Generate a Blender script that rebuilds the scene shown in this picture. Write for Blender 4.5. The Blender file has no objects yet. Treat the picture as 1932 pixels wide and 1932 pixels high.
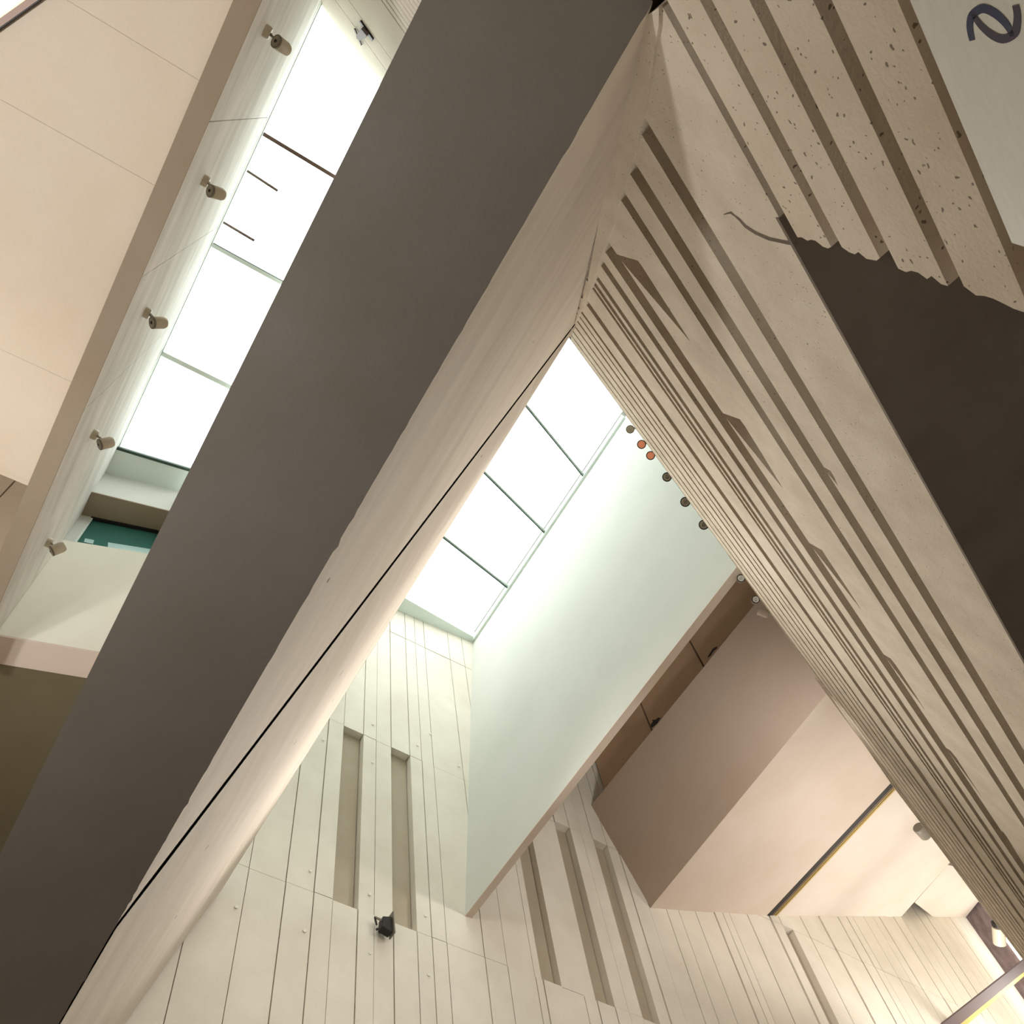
import bpy, bmesh, math, random
from mathutils import Vector, Matrix

random.seed(7)
SC = bpy.context.scene
COL = SC.collection

# ------------------------------------------------------------------ camera
F = 1605.0
CX = CY = 966.0
def nrm(v): return v.normalized()
_z = nrm(Vector((725.4 - CX, 174.2 - CY, F)))
_x = Vector((-1692 - CX, 5034 - CY, F)); _x = nrm(_x - _x.dot(_z) * _z)
_y = _z.cross(_x)
def ray(p):
    v = Vector((p[0] - CX, p[1] - CY, F))
    return Vector((_x.dot(v), _y.dot(v), _z.dot(v)))
cam_d = bpy.data.cameras.new('camera')
cam = bpy.data.objects.new('camera', cam_d); COL.objects.link(cam)
right = Vector((_x[0], _y[0], _z[0])); down = Vector((_x[1], _y[1], _z[1])); fwd = Vector((_x[2], _y[2], _z[2]))
m = Matrix((( right.x, -down.x, -fwd.x, 0), (right.y, -down.y, -fwd.y, 0), (right.z, -down.z, -fwd.z, 0), (0, 0, 0, 1)))
cam.matrix_world = m
cam_d.sensor_width = 36.0; cam_d.sensor_fit = 'HORIZONTAL'; cam_d.lens = F / 1932 * 36
cam_d.clip_start = 0.05; cam_d.clip_end = 200
SC.camera = cam

# ------------------------------------------------------------------ world, exposure
SC.view_settings.view_transform = 'Standard'
SC.view_settings.look = 'None'
SC.view_settings.gamma = 1.0
SC.view_settings.use_curve_mapping = False
SC.view_settings.exposure = 0.38
SC.cycles.max_bounces = 12
SC.cycles.diffuse_bounces = 8
SC.cycles.transparent_max_bounces = 12
SC.cycles.sample_clamp_indirect = 6.0
wd = bpy.data.worlds.new('overcast_sky'); SC.world = wd; wd.use_nodes = True
bg = wd.node_tree.nodes['Background']
bg.inputs['Color'].default_value = (0.98, 1.0, 0.99, 1)
bg.inputs['Strength'].default_value = 3.5

def add_light(name, kind, loc, energy, color, target=None, **kw):
    ld = bpy.data.lights.new(name, kind); ld.energy = energy; ld.color = color
    for k, v in kw.items(): setattr(ld, k, v)
    o = bpy.data.objects.new(name, ld); COL.objects.link(o); o.location = loc
    if target is not None:
        o.rotation_euler = (Vector(target) - Vector(loc)).to_track_quat('-Z', 'Y').to_euler()
    return o
def portal(name, loc, target, sx, sy):
    o = add_light(name, 'AREA', loc, 1, (1, 1, 1), target, shape='RECTANGLE', size=sx, size_y=sy)
    o.data.cycles.is_portal = True
    return o
WARM = (1.0, 0.95, 0.89)
# unseen fill added to brighten the peach ceiling, then lamps of the gallery
add_light('lobby_fill_spot', 'SPOT', (1.4, 3.4, 0.6), 560, (1.0, 0.98, 0.95), (1.0, 2.0, 5.6), spot_size=math.radians(120), spot_blend=0.9, shadow_soft_size=0.25)
for (lx, ly, lz, e) in ((8.6, -19.9, 8.6, 235), (7.4, -16.4, 8.6, 165), (6.2, -13.0, 8.6, 115)):
    add_light('gallery_flood', 'SPOT', (lx, ly, lz), e, WARM, (lx + 0.6, ly - 0.3, lz + 2.2), spot_size=math.radians(172), spot_blend=0.6, shadow_soft_size=0.4)
# the floodlight on the back wall and the spotlights on the top of the ribbed wall
add_light('back_wall_flood', 'SPOT', (8.9, -5.6, 8.4), 900, WARM, (1.2, -2.6, 5.5), spot_size=math.radians(120), spot_blend=1.0, shadow_soft_size=0.25)
add_light('rib_wall_spot', 'SPOT', (2.75, -6.3, 8.5), 420, WARM, (5.0, -1.6, 5.8), spot_size=math.radians(130), spot_blend=1.0, shadow_soft_size=0.2)
add_light('rib_wall_spot', 'SPOT', (2.0, -4.3, 8.6), 190, WARM, (9.5, -4.5, 6.5), spot_size=math.radians(100), spot_blend=1.0, shadow_soft_size=0.2)
add_light('lobby_fill_spot', 'SPOT', (2.4, 2.6, 0.6), 230, (1.0, 0.97, 0.92), (4.92, 1.5, 7.2), spot_size=math.radians(60), spot_blend=0.8, shadow_soft_size=0.2)  # unseen fill added for the far left board wall
add_light('soffit_fill', 'POINT', (7.6, 1.8, 0.0), 75, WARM, shadow_soft_size=0.3)  # unseen fill added to lift the olive ceiling and the beam's soffit
add_light('passage_fill', 'POINT', tuple(ray((3032, 3306)).normalized() * 7 + Vector((-3, -1.2, 0.2))), 40, WARM, shadow_soft_size=0.3)  # unseen fill added to brighten the passage ceiling
add_light('gallery_fill', 'SPOT', (3.5, -8.2, 8.7), 400, WARM, (8.5, -10.2, 9.8), spot_size=math.radians(165), spot_blend=1.0, shadow_soft_size=0.2)  # fill added to brighten the walls and bulkhead under the gallery

# ------------------------------------------------------------------ measured planes (metres, eye at the origin)
DW = 9.5                                   # back wall stands at x = DW
FLOOR = -1.6
RD = ray((3032, 3306)); RD.z = 0; RD.normalize()
RN = Vector((-RD.y, RD.x, 0))
R_D, R_K = 1.744, 0.2                      # ribbed wall: n = -R_D + R_K z
R_NORM = (RN - Vector((0, 0, R_K))).normalized()
ZS = 3.66                                  # soffit of the beam
E0, E1, E2 = 0.0073, -0.196, -0.3135       # y/z of the beam's edges
ZB = 8.24                                  # top of the beam's leaning face
YB1, YB2 = E1 * ZS, E2 * ZB

def bp(p, n, d):                            # pixel ray on plane n.P = d
    r = ray(p); return r * (d / n.dot(r))
def on_z(p, z): r = ray(p); return r * (z / r.z)
def on_x(p, x): r = ray(p); return r * (x / r.x)
def on_y(p, y): r = ray(p); return r * (y / r.y)
def on_R(p, off=0.0):
    n = RN - Vector((0, 0, R_K)); return bp(p, n, -R_D + off * n.length)
def R_at(rho, s, off=0.0):
    z = R_D / (R_K - rho); return RN * (rho * z) + RD * s + Vector((0, 0, z)) + R_NORM * off
def Rz(rho): return R_D / (R_K - rho)
def plane3(a, b, c):
    n = (b - a).cross(c - a).normalized(); return n, n.dot(a)
def yB(z): return YB1 + (YB2 - YB1) / (ZB - ZS) * (z - ZS)
def sB(rho):                                # where the beam's leaning face cuts the ribbed wall
    z = Rz(rho); return (yB(z) - rho * z * RN.y) / RD.y

# ------------------------------------------------------------------ materials
def lin(c):
    return tuple(((v / 255) / 12.92 if v / 255 <= .04045 else (((v / 255) + .055) / 1.055) ** 2.4) for v in c)
def mat_concrete(name, rgb, rough=0.85, var=0.10, scale=1.3, pores=0.0, pore_scale=22.0, streak=None, bump=0.15, tint=None, fine=0.04):
    mt = bpy.data.materials.new(name); mt.use_nodes = True
    nt = mt.node_tree; N = nt.nodes; L = nt.links
    b = N['Principled BSDF']; b.inputs['Roughness'].default_value = rough
    b.inputs['Specular IOR Level'].default_value = 0.25
    tc = N.new('ShaderNodeTexCoord')
    mp = N.new('ShaderNodeMapping'); L.new(tc.outputs['Object'], mp.inputs['Vector'])
    if streak: mp.inputs['Rotation'].default_value = streak[0]; mp.inputs['Scale'].default_value = streak[1]
    base = lin(rgb)
    n1 = N.new('ShaderNodeTexNoise'); n1.inputs['Scale'].default_value = scale; n1.inputs['Detail'].default_value = 6; n1.inputs['Roughness'].default_value = 0.6
    L.new(mp.outputs['Vector'], n1.inputs['Vector'])
    r1 = N.new('ShaderNodeValToRGB')
    r1.color_ramp.elements[0].position = 0.3; r1.color_ramp.elements[1].position = 0.7
    t = tint or (1.0, 0.96, 0.90)
    r1.color_ramp.elements[0].color = (*[base[i] * (1 - var) * t[i] for i in range(3)], 1)
    r1.color_ramp.elements[1].color = (*[min(1, base[i] * (1 + var * .6)) for i in range(3)], 1)
    L.new(n1.outputs['Fac'], r1.inputs['Fac'])
    n2 = N.new('ShaderNodeTexNoise'); n2.inputs['Scale'].default_value = 55; n2.inputs['Detail'].default_value = 4
    L.new(tc.outputs['Object'], n2.inputs['Vector'])
    mx = N.new('ShaderNodeMix'); mx.data_type = 'RGBA'; mx.blend_type = 'MULTIPLY'; mx.inputs['Factor'].default_value = 1.0
    r2 = N.new('ShaderNodeValToRGB'); r2.color_ramp.elements[0].color = (1 - fine * 2, 1 - fine * 2, 1 - fine * 2, 1); r2.color_ramp.elements[1].color = (1, 1, 1, 1)
    L.new(n2.outputs['Fac'], r2.inputs['Fac'])
    L.new(r1.outputs['Color'], mx.inputs['A']); L.new(r2.outputs['Color'], mx.inputs['B'])
    col = mx.outputs['Result']; height = n2.outputs['Fac']
    if pores:
        vo = N.new('ShaderNodeTexVoronoi'); vo.inputs['Scale'].default_value = pore_scale
        dn = N.new('ShaderNodeTexNoise'); dn.inputs['Scale'].default_value = 18; L.new(tc.outputs['Object'], dn.inputs['Vector'])
        ad = N.new('ShaderNodeVectorMath'); ad.operation = 'MULTIPLY_ADD'
        L.new(dn.outputs['Color'], ad.inputs[0]); ad.inputs[1].default_value = (0.05, 0.05, 0.05); L.new(tc.outputs['Object'], ad.inputs[2])
        L.new(ad.outputs['Vector'], vo.inputs['Vector'])
        sep = N.new('ShaderNodeSeparateColor'); L.new(vo.outputs['Color'], sep.inputs['Color'])
        # radius of the pore varies from cell to cell, most cells have none
        mr = N.new('ShaderNodeMapRange'); mr.inputs['From Min'].default_value = 1 - pores; mr.inputs['From Max'].default_value = 1.0
        mr.inputs['To Min'].default_value = 0.0; mr.inputs['To Max'].default_value = 0.30; L.new(sep.outputs['Red'], mr.inputs['Value'])
        sb = N.new('ShaderNodeMath'); sb.operation = 'SUBTRACT'; L.new(mr.outputs['Result'], sb.inputs[0]); L.new(vo.outputs['Distance'], sb.inputs[1])
        sm = N.new('ShaderNodeMapRange'); sm.inputs['From Min'].default_value = -0.02; sm.inputs['From Max'].default_value = 0.06; L.new(sb.outputs['Value'], sm.inputs['Value'])
        m3 = N.new('ShaderNodeMix'); m3.data_type = 'RGBA'; L.new(sm.outputs['Result'], m3.inputs['Factor'])
        L.new(col, m3.inputs['A']); m3.inputs['B'].default_value = (base[0] * .32, base[1] * .30, base[2] * .28, 1)
        col = m3.outputs['Result']
        hs = N.new('ShaderNodeMath'); hs.operation = 'SUBTRACT'; L.new(height, hs.inputs[0]); L.new(sm.outputs['Result'], hs.inputs[1]); height = hs.outputs['Value']
    L.new(col, b.inputs['Base Color'])
    if bump:
        bu = N.new('ShaderNodeBump'); bu.inputs['Strength'].default_value = bump; bu.inputs['Distance'].default_value = 0.01
        L.new(height, bu.inputs['Height']); L.new(bu.outputs['Normal'], b.inputs['Normal'])
    return mt
def mat_plain(name, rgb, rough=0.5, metal=0.0, emit=None, estr=0.0):
    mt = bpy.data.materials.new(name); mt.use_nodes = True
    N = mt.node_tree.nodes; L = mt.node_tree.links; b = N['Principled BSDF']
    n = N.new('ShaderNodeTexNoise'); n.inputs['Scale'].default_value = 40
    r = N.new('ShaderNodeValToRGB'); c = lin(rgb)
    r.color_ramp.elements[0].color = (*[v * .92 for v in c], 1); r.color_ramp.elements[1].color = (*[min(1, v * 1.05) for v in c], 1)
    L.new(n.outputs['Fac'], r.inputs['Fac']); L.new(r.outputs['Color'], b.inputs['Base Color'])
    b.inputs['Roughness'].default_value = rough; b.inputs['Metallic'].default_value = metal
    if emit:
        b.inputs['Emission Color'].default_value = (*lin(emit), 1); b.inputs['Emission Strength'].default_value = estr
    return mt
def mat_glass(name, tint=(1, 1, 1), gloss=0.04):
    mt = bpy.data.materials.new(name); mt.use_nodes = True
    N = mt.node_tree.nodes; L = mt.node_tree.links; N.remove(N['Principled BSDF'])
    out = N['Material Output']; tr = N.new('ShaderNodeBsdfTransparent'); tr.inputs['Color'].default_value = (*tint, 1)
    gl = N.new('ShaderNodeBsdfGlossy'); gl.inputs['Roughness'].default_value = 0.02
    mx = N.new('ShaderNodeMixShader'); mx.inputs['Fac'].default_value = gloss
    L.new(tr.outputs[0], mx.inputs[1]); L.new(gl.outputs[0], mx.inputs[2]); L.new(mx.outputs[0], out.inputs['Surface'])
    return mt

ANG_R = math.atan2(RD.y, RD.x)
M = {}
M['rib'] = mat_concrete('cast_concrete_ribs', (212, 201, 184), tint=(1, .97, .93), pores=0.24, pore_scale=62, var=0.14, scale=2.6, bump=0.25)
M['pier'] = mat_concrete('cast_concrete_pitted', (218, 206, 188), pores=0.5, pore_scale=40, var=0.10, scale=2.0, bump=0.3)
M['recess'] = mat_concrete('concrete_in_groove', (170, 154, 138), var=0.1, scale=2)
M['back'] = mat_concrete('board_marked_concrete', (230, 224, 212), tint=(1, .98, .95), var=0.09, scale=0.9, pores=0.035, pore_scale=7, bump=0.1)
M['plaster'] = mat_concrete('white_plaster', (211, 212, 207), var=0.05, scale=0.5, bump=0.04, tint=(.98, 1, .985), fine=0.01)
M['white'] = mat_concrete('bright_white_render', (244, 243, 234), var=0.05, scale=0.8, bump=0.04, fine=0.01)
M['streak'] = mat_concrete('streaked_plaster', (250, 250, 247), var=0.26, scale=2.6, streak=((0, 0, 0), (0.35, 1, 1.6)), bump=0.08, tint=(.98, 1, .98))
M['soffit'] = mat_concrete('soffit_shade_concrete', (130, 124, 116), var=0.10, scale=1.2, bump=0.1)  # same concrete as the beam, the soffit's shade put into a darker colour
M['olive'] = mat_concrete('olive_shade_render', (120, 112, 88), var=0.08, scale=1.0, bump=0.05)
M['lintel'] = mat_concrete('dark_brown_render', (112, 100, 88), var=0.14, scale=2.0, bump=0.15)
M['beam'] = mat_concrete('beam_concrete', (214, 204, 190), tint=(1, .97, .94), var=0.11, scale=2.5, streak=((0, 0.0, 0), (0.25, 1.6, 1.6)), pores=0.02, pore_scale=10, bump=0.12)
M['peach'] = mat_concrete('peach_render', (228, 216, 199), var=0.05, scale=0.8, bump=0.05)
M['peach_light'] = mat_concrete('light_peach_boards', (240, 226, 206), var=0.05, scale=0.8, bump=0.05)
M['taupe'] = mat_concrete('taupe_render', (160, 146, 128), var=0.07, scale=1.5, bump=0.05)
M['cream'] = mat_concrete('cream_render', (234, 225, 217), var=0.04, scale=0.8, bump=0.03, fine=0.01)
M['pink'] = mat_concrete('warm_light_pink_tone', (226, 212, 200), var=0.05, scale=0.8, bump=0.03, fine=0.01)
M['brown'] = mat_concrete('taupe_brown_plaster', (176, 159, 145), var=0.04, scale=0.6, bump=0.02, fine=0.015)
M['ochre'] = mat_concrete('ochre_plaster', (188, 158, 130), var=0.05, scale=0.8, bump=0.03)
M['floor'] = mat_concrete('stone_floor', (98, 92, 84), rough=0.5, var=0.1, scale=1.0)
M['mauve'] = mat_concrete('mauve_grey_fabric', (128, 112, 112), var=0.35, scale=9, streak=((0, 0, 0), (1, 1, .3)), bump=0.3, fine=0.15)
M['metal'] = mat_plain('grey_green_aluminium', (176, 186, 178), 0.45, 0.3)
M['frame'] = mat_plain('pale_aluminium', (214, 224, 218), 0.5, 0.0)
M['dark'] = mat_plain('black_metal', (32, 28, 26), 0.5, 0.3)
M['gasket'] = mat_plain('dark_green_gasket', (46, 66, 56), 0.6)
M['brass'] = mat_plain('brass_edge', (196, 168, 96), 0.35, 0.6)
M['bronze'] = mat_plain('bronze_brown_metal', (112, 92, 82), 0.45, 0.4)
M['lamp_white'] = mat_plain('cream_lamp_enamel', (196, 188, 168), 0.4)
M['lamp_grey'] = mat_plain('grey_lamp_enamel', (120, 112, 100), 0.45, 0.2)
M['lens'] = mat_plain('lamp_lens', (150, 140, 122), 0.3)
M['lamp_dark'] = mat_plain('mauve_brown_metal', (96, 82, 82), 0.55)
M['lens_glow'] = mat_plain('orange_lamp_lens', (206, 136, 104), 0.3, emit=(230, 140, 100), estr=0.25)
M['lens_mirror'] = mat_plain('bright_reflector', (210, 205, 198), 0.15, 0.7)
M['glass'] = mat_glass('clear_glass', (0.98, 1, 0.99))
M['teal'] = mat_plain('teal_glass', (62, 116, 108), 0.12)
M['pane_reflection'] = mat_plain('pale_reflection_tone', (190, 224, 222), 0.15)
M['sign'] = mat_plain('white_sign_panel', (226, 224, 214), 0.45)
M['print_blue'] = mat_plain('navy_print', (14, 24, 70), 0.5)
M['print_purple'] = mat_plain('purple_print', (44, 16, 48), 0.5)
M['strip'] = mat_plain('white_light_strip', (255, 250, 240), 0.5, emit=(255, 246, 230), estr=6.0)
M['slot'] = mat_concrete('slot_shade_concrete', (178, 168, 150), var=0.08, scale=1.0, bump=0.05)  # shade of the slot recesses put into a darker concrete colour
M['plug'] = mat_plain('pale_tie_plug', (228, 224, 210), 0.7)

# ------------------------------------------------------------------ helpers
def link(name, me, mat, parent=None):
    o = bpy.data.objects.new(name, me); COL.objects.link(o)
    if mat is not None and not me.materials: me.materials.append(mat)
    if parent is not None: o.parent = parent
    return o
def mesh_obj(name, verts, faces, mat, parent=None, smooth=False):
    me = bpy.data.meshes.new(name)
    me.from_pydata([tuple(v) for v in verts], [], faces)
    bm = bmesh.new(); bm.from_mesh(me); bmesh.ops.recalc_face_normals(bm, faces=bm.faces[:]); bm.to_mesh(me); bm.free()
    if smooth:
        for p in me.polygons: p.use_smooth = True
    return link(name, me, mat, parent)
def prism_data(front, vec):
    n = len(front); v = [Vector(p) for p in front] + [Vector(p) + vec for p in front]
    f = [list(range(n)), list(range(2 * n - 1, n - 1, -1))] + [[i, (i + 1) % n, n + (i + 1) % n, n + i] for i in range(n)]
    return v, f
def prism(name, front, vec, mat, parent=None):
    v, f = prism_data(front, Vector(vec)); return mesh_obj(name, v, f, mat, parent)
def box(name, a, b, mat, parent=None):
    (x0, y0, z0), (x1, y1, z1) = a, b
    return prism(name, [(x0, y0, z0), (x1, y0, z0), (x1, y1, z0), (x0, y1, z0)], (0, 0, z1 - z0), mat, parent)
def tag(o, label, cat=None, group=None, kind=None):
    o['label'] = label
    if cat: o['category'] = cat
    if group: o['group'] = group
    if kind: o['kind'] = kind
    return o
def struct(o, label=None):
    o['kind'] = 'structure'
    if label: o['label'] = label
    return o
def empty(name, loc=(0, 0, 0)):
    o = bpy.data.objects.new(name, None); COL.objects.link(o); o.location = loc; o.empty_display_size = 0.1
    return o
def lathe_data(prof, axis, centre, seg=20):
    a = Vector(axis).normalized(); t = a.orthogonal().normalized(); u = a.cross(t)
    v = []; f = []
    for (r, h) in prof:
        for i in range(seg):
            an = 2 * math.pi * i / seg
            v.append(Vector(centre) + a * h + t * (r * math.cos(an)) + u * (r * math.sin(an)))
    for k in range(len(prof) - 1):
        for i in range(seg):
            j = (i + 1) % seg
            f.append([k * seg + i, k * seg + j, (k + 1) * seg + j, (k + 1) * seg + i])
    f.append(list(range(seg))[::-1]); f.append([(len(prof) - 1) * seg + i for i in range(seg)])
    return v, f
def lathe(name, prof, axis, centre, mat, parent=None, seg=20):
    v, f = lathe_data(prof, axis, centre, seg); o = mesh_obj(name, v, f, mat, parent)
    for p in o.data.polygons: p.use_smooth = len(p.vertices) == 4
    md = o.modifiers.new('edge', 'EDGE_SPLIT'); md.split_angle = math.radians(40)
    return o
def bar(name, a, b, w, h, mat, parent=None, up=(0, 0, 1)):
    a = Vector(a); b = Vector(b); d = (b - a).normalized()
    s = d.cross(Vector(up)); s = s.normalized() if s.length > 1e-4 else Vector((1, 0, 0)); u = s.cross(d)
    fr = [a - s * w / 2 - u * h / 2, a + s * w / 2 - u * h / 2, a + s * w / 2 + u * h / 2, a - s * w / 2 + u * h / 2]
    return prism(name, fr, b - a, mat, parent)
def child_world(o, parent):                  # parts are modelled in world space; keep them there under an Empty with an offset
    o.parent = parent; o.matrix_parent_inverse = Matrix.Translation(-Vector(parent.location))
    return o

# ================================================================== BACK WALL (vertical boards)
def wy(px): return (ray(px).y / ray(px).x)
def J1(y): return 0.911 + 0.095 * (y + 0.44)
def J2(y): return 1.304 + 0.115 * (y + 0.441)
def J3(y): return 1.690 + 0.085 * (y + 0.529)
def Wp(y, z, off=0.0): return Vector((DW - off, DW * y, DW * z))
cols = [(300, 1577), (385, 1607), (469.5, 1637.7), (538.6, 1665), (591, 1685.6), (626.6, 1698.6), (674, 1715.4), (705, 1729), (741, 1740), (785, 1758), (813.4, 1769), (841.3, 1780),
        (913, 1807), (955.4, 1823), (1008.5, 1844.6), (1022, 1848.5), (1057.7, 1862), (1091, 1837.7), (1123.6, 1885), (1158, 1901.6), (1174.7, 1873), (1212, 1922), (1240, 1918),
        (1265.6, 1932), (1294.6, 1932), (1330.8, 1932), (1356.7, 1932), (1391.9, 1932), (1431, 1932), (1447.8, 1932), (1462, 1932), (1499.5, 1932), (1521, 1932), (1545, 1932),
        (1563.5, 1932), (1581, 1932), (1508.8, 1731), (1529, 1731), (1544.4, 1731), (1563.5, 1731), (1580, 1731), (1596, 1731), (1607, 1731), (1628, 1731), (1645.8, 1731), (1657.7, 1731),
        (1672, 1731), (1685, 1731), (1700, 1731), (1716, 1731), (1733, 1731), (1748, 1731), (1764, 1731), (1778, 1731), (1790, 1731), (1806, 1731), (1822, 1731)]
ys = [wy(c) for c in cols]
slotcols = {wy((626.6, 1698.6)), wy((741, 1740)), wy((1022, 1848.5)), wy((1123.6, 1885)), wy((1212, 1922)), wy((1563.5, 1932))}
ys = sorted(ys, reverse=True)
YEND = wy((1822, 1731))
back = box('wall_back', (DW + 0.32, DW * YEND - 0.5, FLOOR), (DW + 0.6, 1.2, 17.6), M['back'])
struct(back, 'tall back wall of pale vertical board-marked concrete strips under the skylight')
gap_dark = wy((1545, 1932))
for i in range(len(ys) - 1):
    ya, yb = ys[i], ys[i + 1]
    if ya - yb < 1e-3: continue
    slot = any(abs(ya - s) < 1e-6 for s in slotcols)
    dark_gap = abs(ya - gap_dark) < 1e-6
    g = 0.0007 if i < 23 else 0.0011
    a, b = ya - g * (3.0 if dark_gap else 1.0), yb + g
    rows = [(lambda y: FLOOR / DW, J1, 0), (J1, J2, 1), (J2, J3, 2), (J3, lambda y: 1.842, 3)]
    base_off = random.uniform(0.0, 0.02)
    for lo, hi, r in rows:
        if slot and r == 1:
            prism('slot_shade_panel', [Wp(a, lo(a), -0.13), Wp(b, lo(b), -0.13), Wp(b, hi(b), -0.13), Wp(a, hi(a), -0.13)], (0.1, 0, 0), M['slot'], back); continue
        off = base_off + random.uniform(0.0, 0.012) + (0.012 if r == 0 else 0)
        jg = 0.0007
        fr = [Wp(a, lo(a) + jg, off), Wp(b, lo(b) + jg, off), Wp(b, hi(b) - jg, off), Wp(a, hi(a) - jg, off)]
        prism('board', fr, (0.30 + off, 0, 0), M['back'], back)
for (px) in [(610, 1395), (586, 1643), (704, 1366), (703, 1438), (698, 1687), (575, 1756), (446, 1711), (698, 1798), (788, 1406), (812, 1384), (866, 1445), (803, 1727), (809, 1839)]:
    c = on_x(px, DW - 0.034)
    lathe('tie_plug', [(0.026, 0), (0.024, 0.006)], (-1, 0, 0), c, M['plug'], back, 12)

# ================================================================== RIBBED WALL (horizontal boards, leaning)
S_FAR = 25.5
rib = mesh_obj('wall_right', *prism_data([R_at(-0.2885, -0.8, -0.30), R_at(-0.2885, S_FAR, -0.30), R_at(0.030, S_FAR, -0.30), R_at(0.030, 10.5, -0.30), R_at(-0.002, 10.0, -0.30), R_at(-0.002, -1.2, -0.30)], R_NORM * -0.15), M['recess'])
struct(rib, 'leaning wall of long horizontal concrete ribs with dark grooves between them')
# boards: (rho of lower edge, rho of upper edge)
boards = [(-0.2825, -0.2105), (-0.1984, -0.1766), (-0.1657, -0.1498), (-0.1419, -0.1050), (-0.0955, -0.0878), (-0.0825, -0.0729), (-0.0694, -0.0665), (-0.0634, -0.0619), (-0.0595, -0.0471),
          (-0.0430, -0.0345), (-0.0325, -0.0290), (-0.0278, -0.0240), (-0.0226, -0.0180), (-0.0168, -0.0125), (-0.0115, -0.0080), (-0.0072, -0.0040)]
shadow_cres = {3: [((1191, 483), (1204, 492), (1213, 505), (1243, 552), (1302.7, 645)), ((1382, 787), (1396, 791), (1406, 805), (1440, 860), (1478, 923)), ((1540, 1032), (1551, 1038), (1560, 1052), (1592, 1100), (1626, 1152)),  # crescent shadows along the grooves, cut into the boards as notches
            ((1670.7, 1237), (1681, 1243), (1691, 1256), (1718, 1297), (1746, 1341)), ((1779.5, 1407), (1793, 1416), (1804.5, 1429.6), (1830, 1470), (1853.6, 1505.6)), ((1877, 1559), (1890, 1566), (1900, 1579), (1920, 1612), (1940, 1648))],
        8: [((1612, 1294), (1640, 1325), (1683, 1380), (1735, 1452), (1790, 1532), (1826, 1588), (1824, 1598))],
        1: [((1560, 884), (1567, 888), (1574, 900), (1582, 918)), ((1851, 1369), (1859, 1374), (1866, 1386), (1876, 1402))]}
def s_of(P): return P.dot(RD)
def rho_of(P): return P.dot(RN) / P.z
for i, (lo, hi) in enumerate(boards):
    mar = max(0.0, 0.10 * min(1, (-0.03 - hi) / 0.17))
    s_lo = sB(lo) + mar; s_hi = sB(hi) + mar
    if i == 0: s_lo = sB(lo) + 0.05
    far = S_FAR
    lowp = [R_at(lo, s_lo), R_at(lo, far)]
    top = [R_at(hi, far)]
    if i in shadow_cres:
        pts = []
        for c in shadow_cres[i]:
            ps = [on_R(p) for p in c]
            s0 = s_of(ps[0])
            ps = [R_at(hi, s0)] + [R_at(min(rho_of(p), hi - 0.0006), s_of(p)) for p in ps[1:]]
            pts.append(ps + [R_at(hi, s0 + 0.05)])
        for ps in reversed(pts): top += ps[::-1]
    top.append(R_at(hi, s_hi))
    prism('board', lowp + top, R_NORM * -0.26, M['rib'], rib)
# tapering top boards that carry on below the gallery ceiling
tb = [(1404, 1069), (1562, 1306), (1680, 1478), (1727, 1540), (1776, 1605), (1847, 1702), (1932, 1812), (1990, 1890)]
hi_r = [rho_of(on_R(p)) for p in tb]; ss = [s_of(on_R(p)) for p in tb]
lo_r = -0.0034
nb = 5
for k in range(nb):
    lo_pts = []; hi_pts = []
    for r, s in zip(hi_r, ss):
        r = max(r, lo_r + 0.0004)
        a = lo_r + (r - lo_r) * k / nb; b = lo_r + (r - lo_r) * (k + 1 - 0.12) / nb
        lo_pts.append(R_at(a, s, -0.012 * (k % 2))); hi_pts.append(R_at(b, s, -0.012 * (k % 2)))
    prism('board', lo_pts + hi_pts[::-1], R_NORM * -0.26, M['rib'], rib)
# broken mortar strip along the corner with the beam
cl = [(1221, 29), (1200, 110), (1180, 199), (1151, 310), (1134, 393), (1109, 530), (1093, 582), (1084, 611)]
cr = [(1243, 14), (1232, 120), (1211, 236), (1190, 318), (1172, 366), (1147, 452), (1106, 566), (1089, 606)]
def sub(pl, n, amp):
    out = []
    for a, b in zip(pl, pl[1:]):
        for k in range(n):
            t = k / n; j = amp * random.uniform(-1, 1) if k else 0
            out.append((a[0] + (b[0] - a[0]) * t + j, a[1] + (b[1] - a[1]) * t))
    return out + [pl[-1]]
crj = sub(cr, 3, 4.0)
ml = [on_R(p, 0.012) for p in cl]; mr_ = [on_R(p, 0.018) for p in crj]
prism('mortar_strip', ml + mr_[::-1], R_NORM * -0.2, M['rib'], rib)

prism('backing', [R_at(-0.13, sB(-0.13) - 0.9, -0.012), R_at(-0.13, sB(-0.13) + 0.03, -0.012), R_at(-0.004, sB(-0.004) + 0.03, -0.012), R_at(-0.004, sB(-0.004) - 0.9, -0.012)], R_NORM * -0.28, M['recess'], rib)

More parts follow.
